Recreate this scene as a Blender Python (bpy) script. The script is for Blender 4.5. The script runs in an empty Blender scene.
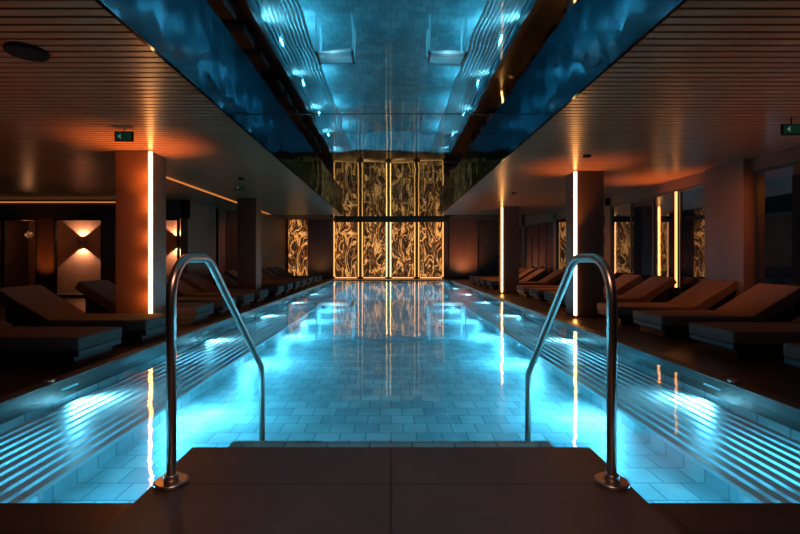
import bpy, bmesh, math, random
from mathutils import Vector, Matrix
random.seed(4)
S = bpy.context.scene
COL = S.collection

# ------------------------------------------------------------------ materials
def new_mat(name):
    m = bpy.data.materials.new(name); m.use_nodes = True
    nt = m.node_tree
    for n in list(nt.nodes): nt.nodes.remove(n)
    out = nt.nodes.new('ShaderNodeOutputMaterial')
    return m, nt, out

def pbr(name, col, rough=0.5, metal=0.0, var=0.15, scale=6.0, bump=0.0, emis=None, estr=0.0, spec=0.5, stretch=(1,1,1)):
    m, nt, out = new_mat(name)
    b = nt.nodes.new('ShaderNodeBsdfPrincipled')
    b.inputs['Roughness'].default_value = rough
    b.inputs['Metallic'].default_value = metal
    b.inputs['Specular IOR Level'].default_value = spec
    tc = nt.nodes.new('ShaderNodeTexCoord'); mp = nt.nodes.new('ShaderNodeMapping')
    mp.inputs['Scale'].default_value = stretch
    no = nt.nodes.new('ShaderNodeTexNoise'); no.inputs['Scale'].default_value = scale; no.inputs['Detail'].default_value = 5
    nt.links.new(tc.outputs['Object'], mp.inputs[0]); nt.links.new(mp.outputs[0], no.inputs['Vector'])
    r = nt.nodes.new('ShaderNodeValToRGB')
    c0 = [max(0, c*(1-var)) for c in col]; c1 = [min(1, c*(1+var)) for c in col]
    r.color_ramp.elements[0].color = (*c0, 1); r.color_ramp.elements[1].color = (*c1, 1)
    r.color_ramp.elements[0].position = .3; r.color_ramp.elements[1].position = .7
    nt.links.new(no.outputs['Fac'], r.inputs[0]); nt.links.new(r.outputs[0], b.inputs['Base Color'])
    if bump:
        bp = nt.nodes.new('ShaderNodeBump'); bp.inputs['Strength'].default_value = bump; bp.inputs['Distance'].default_value = .01
        nt.links.new(no.outputs['Fac'], bp.inputs['Height']); nt.links.new(bp.outputs[0], b.inputs['Normal'])
    if emis:
        b.inputs['Emission Color'].default_value = (*emis, 1); b.inputs['Emission Strength'].default_value = estr
    nt.links.new(b.outputs[0], out.inputs[0])
    return m

def tile_mat(name, c1, c2, mortar, w, h, rough, msize=.006, offset=.5, spec=.5, metal=0):
    m, nt, out = new_mat(name)
    b = nt.nodes.new('ShaderNodeBsdfPrincipled'); b.inputs['Roughness'].default_value = rough
    b.inputs['Specular IOR Level'].default_value = spec
    tc = nt.nodes.new('ShaderNodeTexCoord')
    br = nt.nodes.new('ShaderNodeTexBrick'); br.inputs['Scale'].default_value = 1
    br.inputs['Brick Width'].default_value = w; br.inputs['Row Height'].default_value = h
    br.inputs['Mortar Size'].default_value = msize; br.offset = offset
    br.inputs['Color1'].default_value = (*c1, 1); br.inputs['Color2'].default_value = (*c2, 1); br.inputs['Mortar'].default_value = (*mortar, 1)
    nt.links.new(tc.outputs['Object'], br.inputs['Vector'])
    no = nt.nodes.new('ShaderNodeTexNoise'); no.inputs['Scale'].default_value = 2.5; no.inputs['Detail'].default_value = 4
    nt.links.new(tc.outputs['Object'], no.inputs['Vector'])
    mx = nt.nodes.new('ShaderNodeMix'); mx.data_type = 'RGBA'; mx.blend_type = 'MULTIPLY'; mx.inputs[0].default_value = .6
    nt.links.new(br.outputs['Color'], mx.inputs[6]); nt.links.new(no.outputs['Fac'], mx.inputs[7])
    nt.links.new(mx.outputs[2], b.inputs['Base Color'])
    bp = nt.nodes.new('ShaderNodeBump'); bp.inputs['Strength'].default_value = .3; bp.inputs['Distance'].default_value = .004; bp.invert = True
    nt.links.new(br.outputs['Fac'], bp.inputs['Height']); nt.links.new(bp.outputs[0], b.inputs['Normal'])
    nt.links.new(b.outputs[0], out.inputs[0])
    return m

def emit(name, col, st):
    m, nt, out = new_mat(name)
    e = nt.nodes.new('ShaderNodeEmission'); e.inputs[0].default_value = (*col, 1); e.inputs[1].default_value = st
    nt.links.new(e.outputs[0], out.inputs[0]); return m

def water_mat():
    m, nt, out = new_mat('water')
    t = nt.nodes.new('ShaderNodeBsdfTransparent'); t.inputs[0].default_value = (.76, .96, 1, 1)
    g = nt.nodes.new('ShaderNodeBsdfGlossy'); g.inputs['Roughness'].default_value = .02; g.inputs[0].default_value = (1, 1, 1, 1)
    f = nt.nodes.new('ShaderNodeFresnel'); f.inputs[0].default_value = 1.33
    geo = nt.nodes.new('ShaderNodeNewGeometry')
    ior = nt.nodes.new('ShaderNodeMix'); ior.data_type = 'FLOAT'; ior.inputs[2].default_value = 1.33; ior.inputs[3].default_value = 1/1.33
    nt.links.new(geo.outputs['Backfacing'], ior.inputs[0]); nt.links.new(ior.outputs[0], f.inputs[0])
    tc = nt.nodes.new('ShaderNodeTexCoord'); no = nt.nodes.new('ShaderNodeTexNoise')
    no.inputs['Scale'].default_value = 2.6; no.inputs['Detail'].default_value = 4
    nt.links.new(tc.outputs['Object'], no.inputs['Vector'])
    bp = nt.nodes.new('ShaderNodeBump'); bp.inputs['Strength'].default_value = .2; bp.inputs['Distance'].default_value = .012
    nt.links.new(no.outputs['Fac'], bp.inputs['Height'])
    nt.links.new(bp.outputs[0], g.inputs['Normal']); nt.links.new(bp.outputs[0], f.inputs['Normal'])
    mx = nt.nodes.new('ShaderNodeMixShader')
    nt.links.new(f.outputs[0], mx.inputs[0]); nt.links.new(t.outputs[0], mx.inputs[1]); nt.links.new(g.outputs[0], mx.inputs[2])
    nt.links.new(mx.outputs[0], out.inputs[0]); return m

def glass_mat(name='dark_glass', tint=(.6, .62, .65), lo=.3, hi=.95):
    m, nt, out = new_mat(name)
    t = nt.nodes.new('ShaderNodeBsdfTransparent'); t.inputs[0].default_value = (*tint, 1)
    g = nt.nodes.new('ShaderNodeBsdfGlossy'); g.inputs['Roughness'].default_value = .02
    f = nt.nodes.new('ShaderNodeLayerWeight'); f.inputs[0].default_value = .35
    mx = nt.nodes.new('ShaderNodeMixShader')
    r = nt.nodes.new('ShaderNodeMapRange'); r.inputs[3].default_value = lo; r.inputs[4].default_value = hi
    nt.links.new(f.outputs['Fresnel'], r.inputs[0])
    nt.links.new(r.outputs[0], mx.inputs[0]); nt.links.new(t.outputs[0], mx.inputs[1]); nt.links.new(g.outputs[0], mx.inputs[2])
    nt.links.new(mx.outputs[0], out.inputs[0]); return m

def mirror_mat(name, col, rough, bump, scale=1.1):
    m, nt, out = new_mat(name)
    g = nt.nodes.new('ShaderNodeBsdfPrincipled'); g.inputs['Metallic'].default_value = 1
    g.inputs['Base Color'].default_value = (*col, 1); g.inputs['Roughness'].default_value = rough
    g.inputs['Specular Tint'].default_value = (*col, 1)
    tc = nt.nodes.new('ShaderNodeTexCoord'); no = nt.nodes.new('ShaderNodeTexNoise')
    no.inputs['Scale'].default_value = scale; no.inputs['Detail'].default_value = 1
    nt.links.new(tc.outputs['Object'], no.inputs['Vector'])
    bp = nt.nodes.new('ShaderNodeBump'); bp.inputs['Strength'].default_value = bump; bp.inputs['Distance'].default_value = .02
    nt.links.new(no.outputs['Fac'], bp.inputs['Height']); nt.links.new(bp.outputs[0], g.inputs['Normal'])
    nt.links.new(g.outputs[0], out.inputs[0]); return m

def vein_mat():
    m, nt, out = new_mat('backlit_carved_stone')
    b = nt.nodes.new('ShaderNodeBsdfPrincipled'); b.inputs['Roughness'].default_value = .35
    tc = nt.nodes.new('ShaderNodeTexCoord'); mp = nt.nodes.new('ShaderNodeMapping'); mp.inputs['Scale'].default_value = (1.7, 1, .62)
    nt.links.new(tc.outputs['Object'], mp.inputs[0])
    n1 = nt.nodes.new('ShaderNodeTexNoise'); n1.inputs['Scale'].default_value = 1.5; n1.inputs['Detail'].default_value = 3.5; n1.inputs['Distortion'].default_value = 1.2
    nt.links.new(mp.outputs[0], n1.inputs['Vector'])
    s = nt.nodes.new('ShaderNodeMath'); s.operation = 'SUBTRACT'; s.inputs[1].default_value = .5; nt.links.new(n1.outputs['Fac'], s.inputs[0])
    a = nt.nodes.new('ShaderNodeMath'); a.operation = 'ABSOLUTE'; nt.links.new(s.outputs[0], a.inputs[0])
    r = nt.nodes.new('ShaderNodeValToRGB'); e = r.color_ramp.elements
    e[0].position = 0; e[0].color = (.95, .42, .12, 1); e[1].position = .26; e[1].color = (.008, .003, .002, 1)
    x = e.new(.018); x.color = (.4, .14, .03, 1)
    x = e.new(.045); x.color = (.04, .014, .004, 1)
    x = e.new(.1); x.color = (.02, .008, .003, 1)
    x = e.new(.125); x.color = (.3, .1, .022, 1)
    x = e.new(.15); x.color = (.02, .008, .003, 1)
    nt.links.new(a.outputs[0], r.inputs[0])
    nt.links.new(r.outputs[0], b.inputs['Base Color']); nt.links.new(r.outputs[0], b.inputs['Emission Color'])
    b.inputs['Emission Strength'].default_value = 1.2
    bp = nt.nodes.new('ShaderNodeBump'); bp.inputs['Strength'].default_value = .8; bp.inputs['Distance'].default_value = .05
    nt.links.new(a.outputs[0], bp.inputs['Height']); nt.links.new(bp.outputs[0], b.inputs['Normal'])
    nt.links.new(b.outputs[0], out.inputs[0]); return m

M = {}
M['deck'] = tile_mat('deck_stone', (.055, .036, .03), (.045, .03, .025), (.012, .009, .008), 1.2, .6, .3, .006)
M['platform'] = tile_mat('platform_stone', (.11, .074, .064), (.1, .067, .058), (.025, .017, .015), 1.15, .42, .5, .005, offset=0)
M['pooltile'] = tile_mat('pool_tile', (.56, .72, .73), (.32, .48, .53), (.12, .24, .3), .3, .3, .45, .007)
M['benchtile'] = pbr('bench_tile', (.8, .85, .87), .4, var=.06, scale=8)
M['slat_pool'] = pbr('pool_grating', (.62, .74, .78), .4, var=.06)
M['water'] = water_mat()
M['glass'] = glass_mat()
M['clearglass'] = glass_mat('clear_glass', (.95, .92, .88), .03, .5)
M['mirror'] = mirror_mat('mirror_ceiling', (.46, .53, .54), .03, .26)
M['fascia'] = mirror_mat('glossy_fascia', (.2, .26, .3), .07, .7, 2)
M['woodslat'] = pbr('ceiling_wood_slats', (.24, .105, .055), .28, var=.3, scale=3, stretch=(1, 14, 14))
M['darkwood'] = pbr('dark_backing', (.03, .018, .012), .7)
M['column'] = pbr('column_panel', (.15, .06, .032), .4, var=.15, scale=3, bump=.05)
M['columnshade'] = pbr('column_panel_shaded', (.045, .024, .017), .4, var=.15, scale=3, bump=.05)  # copy of the column panel with the shade on dark fronts put into its colour
M['wall'] = pbr('dark_wall', (.05, .026, .019), .55, var=.2, scale=2)
M['wallbrown'] = pbr('brown_wall', (.12, .048, .027), .5, var=.2, scale=2, stretch=(1, 1, .3))
M['frame'] = pbr('black_frame', (.03, .022, .018), .35, var=.1)
M['steel'] = pbr('brushed_steel', (.58, .47, .41), .3, metal=1, var=.06, scale=30, stretch=(1, 1, 8), bump=.02)
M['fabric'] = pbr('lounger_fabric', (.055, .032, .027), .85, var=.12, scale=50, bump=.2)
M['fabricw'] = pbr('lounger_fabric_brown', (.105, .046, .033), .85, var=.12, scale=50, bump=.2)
M['plinth'] = pbr('lounger_frame_wood', (.012, .008, .006), .5)
M['led'] = emit('warm_led', (1, .38, .1), 14)
M['ledmid'] = emit('warm_led_mid', (1, .36, .09), 3.5)
M['leddim'] = emit('warm_led_dim', (1, .34, .08), .6)
M['ledpanel'] = emit('warm_led_panel', (1, .42, .12), 1.8)
M['ledcore'] = emit('warm_led_bright', (1, .48, .16), 5)
M['cyanlens'] = emit('cyan_lens', (.12, .6, .85), .9)
M['vein'] = vein_mat()
M['black'] = pbr('black_plastic', (.006, .005, .005), .8, spec=.1)
M['green'] = emit('exit_green', (.03, .16, .08), .1)
M['white'] = emit('exit_white', (.7, .9, .75), .15)
M['sconce'] = pbr('sconce_metal', (.3, .2, .12), .3, metal=1)
M['relief'] = pbr('relief_plaster', (.38, .19, .13), .7, var=.1, scale=4, bump=.3)

# ------------------------------------------------------------------ helpers
def mesh_obj(name, verts, faces, mat, loc=(0, 0, 0), parent=None, smooth=False, bevel=0, seg=2, recalc=True):
    me = bpy.data.meshes.new(name)
    me.from_pydata([tuple(Vector(v) - Vector(loc)) for v in verts], [], faces)
    me.materials.append(M[mat] if isinstance(mat, str) else mat)
    bm = bmesh.new(); bm.from_mesh(me)
    if recalc: bmesh.ops.recalc_face_normals(bm, faces=bm.faces)
    if bevel: bmesh.ops.bevel(bm, geom=list(bm.edges), offset=bevel, segments=seg, affect='EDGES', profile=.6)
    bm.to_mesh(me); bm.free()
    if smooth:
        for p in me.polygons: p.use_smooth = True
    o = bpy.data.objects.new(name, me); o.location = loc; COL.objects.link(o)
    if parent:
        o.parent = parent; o.location = Vector(loc) - parent_world(parent)
    return o

def parent_world(p):
    v = Vector(p.location)
    while p.parent: p = p.parent; v = v + Vector(p.location)
    return v

def boxes(name, bl, mat, loc=None, parent=None, bevel=0, smooth=False):
    V, F = [], []
    for (x0, x1, y0, y1, z0, z1) in bl:
        n = len(V)
        V += [(x0, y0, z0), (x1, y0, z0), (x1, y1, z0), (x0, y1, z0), (x0, y0, z1), (x1, y0, z1), (x1, y1, z1), (x0, y1, z1)]
        F += [tuple(n+i for i in f) for f in [(0, 3, 2, 1), (4, 5, 6, 7), (0, 1, 5, 4), (1, 2, 6, 5), (2, 3, 7, 6), (3, 0, 4, 7)]]
    if loc is None:
        xs = [v[0] for v in V]; ys = [v[1] for v in V]; zs = [v[2] for v in V]
        loc = ((min(xs)+max(xs))/2, (min(ys)+max(ys))/2, min(zs))
    return mesh_obj(name, V, F, mat, loc, parent, smooth, bevel)

def empty(name, loc):
    o = bpy.data.objects.new(name, None); o.location = loc; o.empty_display_size = .2; COL.objects.link(o); return o

def tag(o, label, cat, group=None, kind=None):
    o['label'] = label; o['category'] = cat
    if group: o['group'] = group
    if kind: o['kind'] = kind
    return o

def struct(o, label=None, cat=None):
    o['kind'] = 'structure'
    if label: o['label'] = label
    if cat: o['category'] = cat
    return o

def cyl(name, r, z0, z1, loc, mat, parent=None, axis='Z', seg=32, bevel=0):
    V = []; F = []
    for z in (z0, z1):
        for i in range(seg):
            a = 2*math.pi*i/seg; c, s = r*math.cos(a), r*math.sin(a)
            p = {'Z': (c, s, z), 'X': (z, c, s), 'Y': (c, z, s)}[axis]
            V.append(tuple(Vector(p)+Vector(loc)))
    F.append(tuple(range(seg))); F.append(tuple(range(seg, 2*seg)))
    for i in range(seg): F.append((i, (i+1) % seg, seg+(i+1) % seg, seg+i))
    o = mesh_obj(name, V, F, mat, loc, parent)
    if bevel:
        m = o.modifiers.new('b', 'BEVEL'); m.width = bevel; m.segments = 3; m.limit_method = 'ANGLE'
    for p in o.data.polygons: p.use_smooth = len(p.vertices) == 4
    return o

def light(name, typ, loc, energy, col, rot=(0, 0, 0), size=.2, sizey=None, spot=None, blend=.5, target=None, spread=None):
    l = bpy.data.lights.new(name, typ); l.energy = energy; l.color = col
    if typ == 'AREA':
        l.size = size
        if sizey: l.shape = 'RECTANGLE'; l.size_y = sizey
        if spread: l.spread = math.radians(spread)
    else: l.shadow_soft_size = size
    if typ == 'SPOT': l.spot_size = math.radians(spot); l.spot_blend = blend
    o = bpy.data.objects.new(name, l); o.location = loc; o.rotation_euler = rot
    if target: o.rotation_euler = (Vector(target)-Vector(loc)).to_track_quat('-Z', 'Y').to_euler()
    COL.objects.link(o); return o

# ------------------------------------------------------------------ dimensions
PW = 2.93; PY0, PY1 = 2.02, 22.4
ZS, ZM = 2.70, 3.15; XS = 1.80; YE = 16.7; YW = 24.0
XL, XR = -11.6, 5.8
YB = -3.0
WZ = -.03
PD = -1.0
PLW = 1.14; PLY = 2.58

# ------------------------------------------------------------------ shell
struct(boxes('floor', [(-XR*2, -PW, YB, YW, -.15, 0), (PW, XR, YB, YW, -.15, 0), (-PW, -PLW, YB, PY0, -.15, 0), (PLW, PW, YB, PY0, -.15, 0),
                       (-PLW, PLW, YB, .9, -.15, 0), (-PW, PW, PY1, YW, -.15, 0)], 'deck', loc=(0, 0, 0)))
tag(boxes('pool_platform', [(-PLW, PLW, .9, PLY, -.98, .015)], 'platform', loc=(0, .9+.84, 0)), 'dark brown stone entry platform jutting over the pool', 'platform')

struct(boxes('wall_far', [(-5.6, XR, YW, YW+.2, 0, ZM)], 'wall'))
struct(boxes('wall_back', [(XL, XR, YB-.2, YB, 0, ZM)], 'wall'))
struct(boxes('wall_left', [(XL-.2, XL, YB, 16.0, 0, ZM)], 'wall'))
struct(boxes('wall_left_inner', [(-5.8, -5.6, 12.4, YW, 0, ZM)], 'wallbrown'))

# pool basin
struct(boxes('floor_pool', [(-PW, PW, PY0, PY1, PD-.1, PD), (-PW-.1, -PW, PY0, PY1, PD, -.15), (PW, PW+.1, PY0, PY1, PD, -.15),
                     (-PW, PW, PY1, PY1+.1, PD, -.15), (-PW, -PLW, PY0-.1, PY0, PD, -.15), (PLW, PW, PY0-.1, PY0, PD, -.15)], 'pooltile', loc=(0, 0, 0)),
    'long swimming pool basin lined with pale square tiles', 'pool')
V = [(-PW, PY0, WZ), (-PLW, PY0, WZ), (-PLW, PLY, WZ), (-PW, PLY, WZ), (PLW, PY0, WZ), (PW, PY0, WZ), (PW, PLY, WZ), (PLW, PLY, WZ), (-PW, PY1, WZ), (PW, PY1, WZ)]
w = mesh_obj('pool_water', V, [(0, 1, 2, 3), (4, 5, 6, 7), (3, 2, 7, 6, 9, 8)], 'water', loc=(0, 0, 0), recalc=False)
tag(w, 'calm cyan lit pool water with soft ripples', 'water', kind='stuff')
for sx in (-1, 1):
    a, b = sorted((sx*(PW), sx*(PW+.13)))
    tag(boxes('pool_coping', [(a, b, PY0, PY1, 0, .012)], 'platform'),
        'thin brown stone coping along the pool edge', 'coping', 'pool copings')
    bl = []
    n = 10; x = 1.98
    for i in range(n):
        xa, xb = x+i*.095, x+i*.095+.058
        a, b = sorted((sx*xa, sx*xb)); bl.append((a, b, PY0+.02, PY1-.02, -.23, -.2))
    a, b = sorted((sx*1.98, sx*2.92))
    y = PY0+.5
    while y < PY1:
        bl.append((a, b, y, y+.04, -.27, -.23)); y += 1.5
    tag(boxes('pool_grating', bl, 'slat_pool'), 'submerged slatted grating running along the pool side', 'grating', 'pool gratings')
st = empty('pool_steps', (0, PLY, -1)); tag(st, 'submerged pale tiled entry steps below the platform', 'steps')
boxes('step', [(-PLW, PLW, PLY, 3.25, PD, -.22)], 'pooltile', parent=st)
boxes('step', [(-PLW, PLW, 3.25, 3.9, PD, -.5)], 'pooltile', parent=st)
for sx in (-1, 1):
    a, b = sorted((sx*.95, sx*1.95))
    fr = [(a, b, 11.5, 11.56, -.12, -.045), (a, b, 12.14, 12.2, -.12, -.045), (a, a+.07, 11.5, 12.2, -.12, -.045), (b-.07, b, 11.5, 12.2, -.12, -.045)]
    for k in range(1, 4): fr.append((a, b, 11.5+.16*k, 11.53+.16*k, -.11, -.06))
    fr += [(a+.02, a+.06, 11.5, 11.54, PD, -.12), (b-.06, b-.02, 11.5, 11.54, PD, -.12), (a+.02, a+.06, 12.14, 12.18, PD, -.12), (b-.06, b-.02, 12.14, 12.18, PD, -.12)]
    tag(boxes('pool_jet_bench', fr, 'benchtile'), 'pale slatted massage bench just below the water surface', 'bench', 'massage benches')
    light('bench_fill', 'SPOT', (sx*1.5, 11.2, -.3), 14, (.5, .85, 1), size=.03, spot=120, blend=1, target=(sx*1.5, 11.85, -.1))  # added spot without a fixture, brightens the bench slats

# underwater lights
CY = (.085, .56, .84)
for sx in (-1, 1):
    d = 4.1
    while d < 22.2:
        a, b = sorted((sx*(PW-.012), sx*PW))
        L = boxes('pool_light', [(a, b, d-.1, d+.1, -.08, -.067)], 'cyanlens')
        tag(L, 'slim glowing cyan lamp under the pool edge', 'lamp', 'pool lamps')
        light('pool_glow', 'SPOT', (sx*(PW-.17), d, -.07), 26, (.42, .86, 1), size=.04, spot=140, blend=1, target=(sx*2.62, d, -.4))
        light('pool_glow', 'SPOT', (sx*(PW-.06), d, -.09), 34, (.18, .68, .92), size=.05, spot=160, blend=.8, target=(sx*2.2, d, -.3))
        d += 3.0
    d = 2.9
    while d < 22.2:
        L = cyl('pool_light', .06, 0, .02, (sx*PW-(.02 if sx > 0 else 0), d, -.5), 'cyanlens', axis='X')
        tag(L, 'round glowing cyan underwater lamp in the pool wall', 'lamp', 'pool lamps')
        light('pool_glow', 'AREA', (sx*(PW-.05), d, -.5), 70, CY, size=.25, target=(0, d, -.85))
        light('pool_glow', 'SPOT', (sx*(PW-.3), d, -.3), 55, (.42, .86, 1), size=.04, spot=115, blend=1, target=(sx*2.55, d, -1))
        d += 3.0

# ------------------------------------------------------------------ ceiling
struct(boxes('ceiling_mirror', [(-XS, XS, YB, YE, ZM, ZM+.1), (-3.0, 3.0, YE, YW, ZM, ZM+.1)], 'mirror', loc=(0, 0, ZM)))
struct(boxes('ceiling_far', [(-5.8, -3.0, YE, YW, ZM, ZM+.1), (3.0, XR, YE, YW, ZM, ZM+.1)], 'darkwood'))
for nm, xa, xb in (('ceiling_left', XL, -XS-.03), ('ceiling_right', XS+.03, XR)):
    struct(boxes(nm, [(xa, xb, YB, YE, ZS+.02, ZM+.1)], 'darkwood'))
    bl = []; y = YB
    while y < YE-.05:
        bl.append((xa, xb, y, y+.074, ZS, ZS+.02)); y += .1
    struct(boxes(nm+'_slats', bl, 'woodslat'))
for nm, xa, xb in (('trim_1', -XS-.03, -XS), ('trim_2', XS, XS+.03)):
    struct(boxes(nm, [(xa, xb, YB, YE, ZS-.01, ZM)], 'fascia'))
struct(boxes('trim_3', [(-3, 3, YW-.35, YW-.2, ZM-.16, ZM)], 'frame'))
bl = []
for y in (3.2, 6.4, 9.6, 12.8, 16.0): bl.append((-XS, XS, y, y+.015, ZM-.004, ZM))
struct(boxes('trim_4', bl, 'frame'))

# ------------------------------------------------------------------ columns
def column(x0, x1, y0, y1, sx, lit=True, top=ZS, mat='column'):
    e = empty('column', ((x0+x1)/2, y0, 0)); tag(e, 'square brown panelled column' + (' with vertical warm light strip' if lit else ' beside the loungers'), 'column', 'poolside columns')
    boxes('shaft', [(x0, x1, y0, y1, 0, top)], mat, parent=e)
    if lit:
        xi = x0 if sx > 0 else x1
        a, b = sorted((xi-sx*.005, xi-sx*.045))
        boxes('light_strip', [(a, b, y0-.03, y0+.01, .05, top-.02)], 'led', parent=e)
    return e
WARM = (1, .33, .075)
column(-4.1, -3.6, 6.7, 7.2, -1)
column(3.4, 3.9, 8.25, 8.75, 1, mat='columnshade')
column(-4.1, -3.6, 12.0, 12.5, -1, lit=False, mat='columnshade')
column(3.45, 3.95, 13.9, 14.4, 1, mat='columnshade')
for z in (.5, .95, 1.4, 1.85, 2.3):
    light('column_wash', 'SPOT', (-3.55, 6.55, z), 8, WARM, size=.03, spot=130, blend=1, target=(-3.7, 6.7, z))  # added spots that strengthen the strip's glow on the column face
light('column_up_fill', 'SPOT', (-3.5, 6.5, 1.5), 300, WARM, size=.05, spot=90, blend=1, target=(-3.5, 6.3, ZS))  # added unseen spots, boost the strip glow on the ceiling
light('column_up_fill', 'SPOT', (3.3, 8.1, 1.4), 180, WARM, size=.05, spot=90, blend=1, target=(3.3, 7.9, ZS))
light('column_up_fill', 'SPOT', (5.5, 9.2, 1.3), 240, WARM, size=.05, spot=90, blend=1, target=(5.3, 9.0, ZS))
for (x, y, e) in ((-5.3, 4.1, 50), (-7.5, 6.5, 30), (-3.4, 3.0, 45), (4.9, 4.6, 75), (3.5, 2.9, 30), (-5.4, 9.4, 35), (3.3, 12.4, 80)):
    light('ceiling_fill', 'SPOT', (x, y, .25), e, WARM, size=.06, spot=130, blend=1, target=(x, y-.2, ZS))  # no fixtures here: unseen spots added to warm the ceiling slats
light('wall_fill', 'SPOT', (4.6, 6.4, 2.5), 90, WARM, size=.05, spot=100, blend=1, target=(5.8, 7.6, .8))  # unseen fill spots, added to warm the pier
light('wall_fill', 'SPOT', (-5.3, 5.6, 2.5), 30, WARM, size=.05, spot=100, blend=1, target=(-5.9, 7.5, .5))

# ------------------------------------------------------------------ far wall panels
for i, cx in enumerate((-2.38, -.88, .62, 2.12)):
    e = empty('decorative_wall_panel', (cx, YW-.1, .08)); tag(e, 'backlit golden veined stone panel edged with warm light', 'wall panel', 'backlit stone panels')
    p = boxes('stone_panel', [(cx-.58, cx+.58, YW-.12, YW-.05, .1, ZM-.02)], 'vein', parent=e, loc=(cx-i*3.3, YW-.1, .1+i*5))
    boxes('light_strip', [(cx-.67, cx-.62, YW-.07, YW-.03, .1, ZM-.05)], 'ledcore' if i == 2 else 'ledpanel', parent=e)
    boxes('light_strip', [(cx+.62, cx+.67, YW-.07, YW-.03, .1, ZM-.05)], 'ledcore' if i == 1 else 'ledpanel', parent=e)
    boxes('light_strip', [(cx-.58, cx+.58, YW-.14, YW-.1, .03, .08)], 'ledpanel', parent=e)
e = boxes('decorative_wall_panel', [(-5.45, -4.45, YW-.12, YW-.03, .1, ZM-.02)], 'vein'); tag(e, 'narrow backlit golden stone panel in the corner', 'wall panel')
struct(boxes('trim_5', [(3.1, 4.6, YW-.12, YW-.02, .1, ZM-.02)], 'wallbrown'))
light('far_wall_wash', 'SPOT', (3.8, YW-1.2, .3), 150, (1, .42, .18), size=.1, spot=110, blend=1, target=(3.9, YW, 1.8))
light('far_wall_wash', 'SPOT', (-3.8, YW-1.2, .3), 60, (1, .42, .18), size=.1, spot=110, blend=1, target=(-3.9, YW, 1.8))

# ------------------------------------------------------------------ right wall with windows
wins = [(2.2, 7.25), (8.15, 11.9), (12.2, 15.8), (16.1, 19.6), (19.9, 23.2)]
piers = []; y = YB
for a, b in wins:
    piers.append((XR, XR+.2, y, a, 0, ZM)); y = b
piers.append((XR, XR+.2, y, YW, 0, ZM))
piers.append((XR-.12, XR, 7.25, 8.15, 0, ZS))
struct(boxes('wall_right', piers+[(XR, XR+.2, YB, YW, 2.5, ZM), (XR, XR+.2, YB, YW, 0, .12)], 'wallbrown'))
for i, (a, b) in enumerate(wins):
    fr = [(XR+.02, XR+.1, a, b, 2.44, 2.5), (XR+.02, XR+.1, a, b, .12, .18)]
    n = max(2, round((b-a)/.95))
    for k in range(n+1):
        yy = a+(b-a-.05)*k/n; fr.append((XR+.03, XR+.08, yy, yy+.035, .12, 2.5))
    f = struct(boxes('window_%d' % (i+1), fr, 'frame'))
    boxes('pane', [(XR+.05, XR+.06, a, b, .15, 2.47)], 'glass', parent=f)
s = boxes('wall_light_strip', [(XR-.01, XR+.02, 9.15, 9.18, .5, 2.45)], 'ledmid'); tag(s, 'slim vertical warm light strip on the window mullion', 'light strip')
g = boxes('terrace_ground', [(XR+.2, 16, -3, 30, -.3, -.05)], 'wall'); tag(g, 'dark outdoor terrace beyond the windows', 'ground')
# ------------------------------------------------------------------ left partition
YP = 12.4
struct(boxes('wall_left_header', [(XL, -5.6, YP, YP+.15, 2.2, ZM)], 'wall'))
s = boxes('cove_light_strip', [(-11.5, -6.6, YP-.05, YP-.01, 2.62, 2.65)], 'leddim'); tag(s, 'thin warm cove light line along the wall head', 'light strip')
xs = [-11.4, -10.7, -9.75, -9.3, -7.95, -7.5, -6.35, -5.85]
k = 1
for i in range(len(xs)-1):
    a, b = xs[i], xs[i+1]
    if i in (2, 4):
        struct(boxes('wall_left_pier', [(a, b, YP, YP+.12, 0, 2.2)], 'wallbrown')); continue
    fr = [(a, a+.05, YP, YP+.08, 0, 2.2), (b-.05, b, YP, YP+.08, 0, 2.2), (a, b, YP, YP+.08, 2.14, 2.2), (a, b, YP, YP+.08, 0, .08)]
    f = struct(boxes('door_%d' % k, fr, 'frame')); k += 1
    boxes('pane', [(a+.04, b-.04, YP+.03, YP+.04, .05, 2.15)], 'clearglass', parent=f)
struct(boxes('wall_corridor', [(XL, -5.6, 14.4, 14.6, 0, ZM)], 'relief'))
struct(boxes('ceiling_corridor', [(XL, -5.8, YP+.15, 14.4, ZS, ZS+.03)], 'darkwood'))
for cx in (-9.85, -6.8):
    e = empty('wall_sconce', (cx, 14.3, 1.6)); tag(e, 'small metal up and down wall sconce', 'wall lamp', 'corridor sconces')
    cyl('lamp_body', .05, -.1, .1, (cx, 14.3, 1.6), 'sconce', parent=e)
    boxes('lamp_bracket', [(cx-.02, cx+.02, 14.34, 14.4, 1.57, 1.63)], 'sconce', parent=e)
    for sg in (1, -1):
        light('sconce_light', 'SPOT', (cx, 14.27, 1.6+.12*sg), 80, (1, .62, .38), size=.02, spot=104, blend=.2, target=(cx, 14.42, 1.6+1.3*sg))
light('corridor_glow', 'POINT', (-10.8, 13.4, 1.8), 6, (1, .42, .18), size=.1)
light('corridor_glow', 'POINT', (-8.2, 13.4, 1.8), 8, (1, .42, .18), size=.1)
light('pier_wash', 'SPOT', (-9.5, 11.6, .3), 50, WARM, size=.05, spot=60, blend=1, target=(-9.5, 12.4, 1.3))
s = boxes('cove_light_strip', [(-4.46, -4.4, 8.4, 16.4, ZS-.02, ZS-.003)], 'leddim'); tag(s, 'long thin warm light line recessed in the ceiling', 'light strip')
struct(boxes('wall_alcove', [(-5.6, -4.9, 15.2, 16.4, 0, ZS)], 'wallbrown'))

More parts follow.
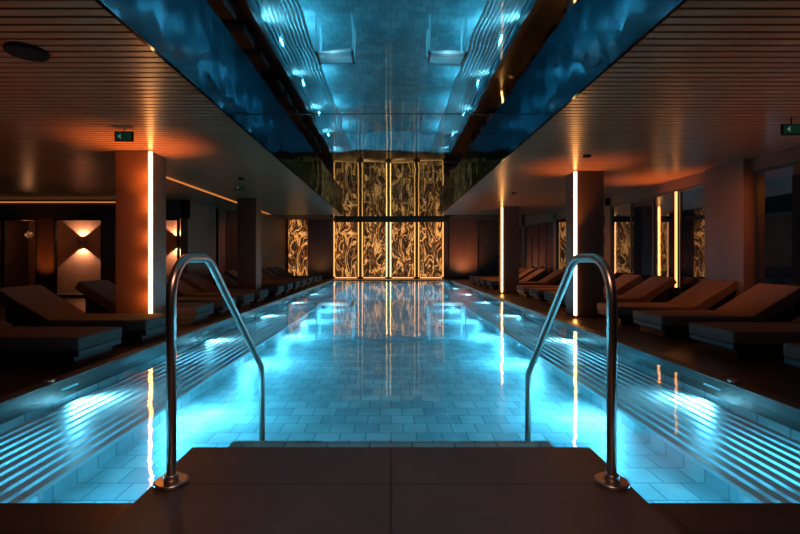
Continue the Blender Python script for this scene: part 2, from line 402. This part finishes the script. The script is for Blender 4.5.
# ------------------------------------------------------------------ hand rails
def rail(sx, X, ye):
    e = empty('pool_handrail', (sx*X, 2.16, .015)); tag(e, 'curved brushed steel pool handrail standing on the platform', 'handrail', 'pool handrails')
    pts = [(2.16, .015), (2.16, 1.10), (2.6, 1.10), (ye, .2), (ye, -.5)]
    rad = [0, .2, .2, .16, 0]
    path = [Vector((0, pts[0][0], pts[0][1]))]
    for i in range(1, 4):
        P = Vector((0, *pts[i])); A = Vector((0, *pts[i-1])); B = Vector((0, *pts[i+1]))
        u = (A-P).normalized(); v = (B-P).normalized(); r = rad[i]
        ang = u.angle(v); t = r/math.tan(ang/2)
        c = P+(u+v).normalized()*(r/math.sin(ang/2))
        p0 = P+u*t; p1 = P+v*t; a0 = p0-c; a1 = p1-c; th = a0.angle(a1); ax = a0.cross(a1).normalized()
        for k in range(13):
            path.append(c+Matrix.Rotation(th*k/12, 3, ax) @ a0)
    path.append(Vector((0, *pts[4])))
    R = .0235; seg = 20; V = []; F = []
    for i, p in enumerate(path):
        t = (path[min(i+1, len(path)-1)]-path[max(i-1, 0)]).normalized()
        n = Vector((1, 0, 0)); b = t.cross(n)
        for k in range(seg):
            a = 2*math.pi*k/seg; q = p+n*R*math.cos(a)+b*R*math.sin(a); V.append((q.x+sx*X, q.y, q.z))
    for i in range(len(path)-1):
        for k in range(seg):
            F.append((i*seg+k, i*seg+(k+1) % seg, (i+1)*seg+(k+1) % seg, (i+1)*seg+k))
    F.append(tuple(range(seg))); F.append(tuple(range((len(path)-1)*seg, len(path)*seg)))
    o = mesh_obj('tube', V, F, 'steel', (sx*X, 2.16, .015), e, smooth=True)
    cyl('flange', .078, 0, .022, (sx*X, 2.16, .015), 'steel', parent=e, seg=40, bevel=.008)
    cyl('collar', .034, .022, .05, (sx*X, 2.16, .015), 'steel', parent=e, seg=32, bevel=.004)
    cyl('flange', .06, 0, .015, (sx*X, ye, -.5), 'steel', parent=e, seg=32, bevel=.004)
rail(-1, 1.055, 3.68); rail(1, 1.06, 3.48)

# ------------------------------------------------------------------ loungers
def prism(name, prof, y0, y1, mat, parent, bevel=.02):
    n = len(prof)
    V = [(x, y0, z) for x, z in prof]+[(x, y1, z) for x, z in prof]
    F = [tuple(range(n)), tuple(range(n, 2*n))]+[(i, (i+1) % n, n+(i+1) % n, n+i) for i in range(n)]
    return mesh_obj(name, V, F, mat, (0, 0, 0), parent, bevel=bevel, seg=3)
def proto(fab):
    e = empty('sun_lounger', (0, 0, 0))
    W = .36
    boxes('base', [(.08, 1.85, -W+.05, W-.05, 0, .1)], 'plinth', loc=(0, 0, 0), parent=e)
    boxes('frame', [(0, 1.92, -W, W, .1, .16)], 'plinth', loc=(0, 0, 0), parent=e, bevel=.008)
    prism('seat_cushion', [(-.01, .16), (1.24, .16), (1.24, .3), (-.01, .3)], -W-.01, W+.01, fab, e, .03)
    prism('backrest', [(1.25, .165), (1.36, .165), (2.0, .6), (1.93, .72), (1.25, .3)], -W-.01, W+.01, fab, e, .025)
    prism('backrest_support', [(1.5, .16), (1.86, .16), (1.86, .49), (1.82, .46)], -W+.06, W-.06, 'plinth', e, .005)
    return e
def place(src, loc, rz, label, group):
    e = src.copy(); COL.objects.link(e); e.location = loc; e.rotation_euler = (0, 0, rz)
    tag(e, label, 'lounger', group)
    for c in src.children:
        q = c.copy(); q.parent = e; COL.objects.link(q)
pl = proto('fabric'); pr = proto('fabricw')
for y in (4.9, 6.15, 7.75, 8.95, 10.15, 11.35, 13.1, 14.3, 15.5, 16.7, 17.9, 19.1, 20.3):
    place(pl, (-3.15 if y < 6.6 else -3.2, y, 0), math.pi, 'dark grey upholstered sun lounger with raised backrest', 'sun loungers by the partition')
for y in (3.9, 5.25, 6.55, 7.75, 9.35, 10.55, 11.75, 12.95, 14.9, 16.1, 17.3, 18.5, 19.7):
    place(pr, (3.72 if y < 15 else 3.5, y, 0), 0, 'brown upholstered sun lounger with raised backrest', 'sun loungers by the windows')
for p in (pl, pr):
    for c in list(p.children): bpy.data.objects.remove(c)
    bpy.data.objects.remove(p)

# ------------------------------------------------------------------ small things
def exit_sign(x, y, z, s=1.0):
    e = empty('exit_sign', (x, y, z)); tag(e, 'small hanging green emergency exit sign with arrow', 'sign', 'exit signs')
    boxes('sign_body', [(x-.11*s, x+.11*s, y, y+.03, z, z+.12*s)], 'black', parent=e)
    boxes('sign_face', [(x-.1*s, x+.1*s, y-.004, y, z+.01, z+.11*s)], 'green', parent=e)
    mesh_obj('arrow', [(x-.07*s, y-.007, z+.06*s), (x-.03*s, y-.007, z+.09*s), (x-.03*s, y-.007, z+.03*s)], [(0, 1, 2)], 'white', (x, y, z), e)
    boxes('hanger', [(x-.005, x+.005, y+.01, y+.02, z+.12*s, ZS)], 'black', parent=e)
exit_sign(-3.3, 5.55, 2.54); exit_sign(4.55, 5.1, 2.5); exit_sign(-3.2, 9.5, 2.54, .8)
for (x, y, r) in ((-2.8, 3.46, .14), (3.05, 7.0, .06), (-3.0, 9.0, .06), (3.0, 11.0, .06)):  # the large disc is a speaker, the small ones are spots
    o = cyl('ceiling_fixture', r, ZS-.035, ZS, (x, y, 0), 'black', bevel=.01); tag(o, 'round black ceiling fixture', 'ceiling fixture', 'ceiling fixtures')
o = cyl('deck_cap', .045, 0.012, .04, (-2.99, 3.93, 0), 'steel', bevel=.01); tag(o, 'small round metal cap on the pool edge', 'cap')
o = cyl('deck_cap', .045, 0.012, .04, (2.99, 3.93, 0), 'steel', bevel=.01); tag(o, 'small round metal cap on the pool edge', 'cap')

# ------------------------------------------------------------------ general lights
light('deck_fill', 'SPOT', (0, .4, 3.0), 130, (1, .58, .44), size=.3, spot=120, blend=1, target=(0, 1.6, 0))
light('lounge_fill', 'SPOT', (4.6, 17, 2.6), 240, WARM, size=.1, spot=140, blend=1, target=(4.6, 17, 0))  # unseen fill spots without fixtures, added to warm loungers and walls
light('lounge_fill', 'SPOT', (4.6, 11.5, 2.6), 140, WARM, size=.1, spot=140, blend=1, target=(4.6, 11.5, 0))
light('lounge_fill', 'SPOT', (-4.6, 10.0, 2.6), 60, WARM, size=.1, spot=140, blend=1, target=(-4.6, 10, 0))
light('lounge_fill', 'SPOT', (-4.2, 15.0, 2.6), 60, WARM, size=.1, spot=140, blend=1, target=(-5.2, 16, 0))

wd = bpy.data.worlds.new('night'); S.world = wd; wd.use_nodes = True
wd.node_tree.nodes['Background'].inputs[0].default_value = (.05, .08, .13, 1); wd.node_tree.nodes['Background'].inputs[1].default_value = .6

# ------------------------------------------------------------------ camera
c = bpy.data.cameras.new('camera'); c.sensor_width = 36; c.lens = 450/800*36
c.shift_x = 9/800; c.shift_y = -9/800
co = bpy.data.objects.new('camera', c); co.location = (0, 0, 1.1); co.rotation_euler = (math.pi/2, 0, 0)
COL.objects.link(co); S.camera = co
S.view_settings.view_transform = 'Standard'
S.view_settings.look = 'None'
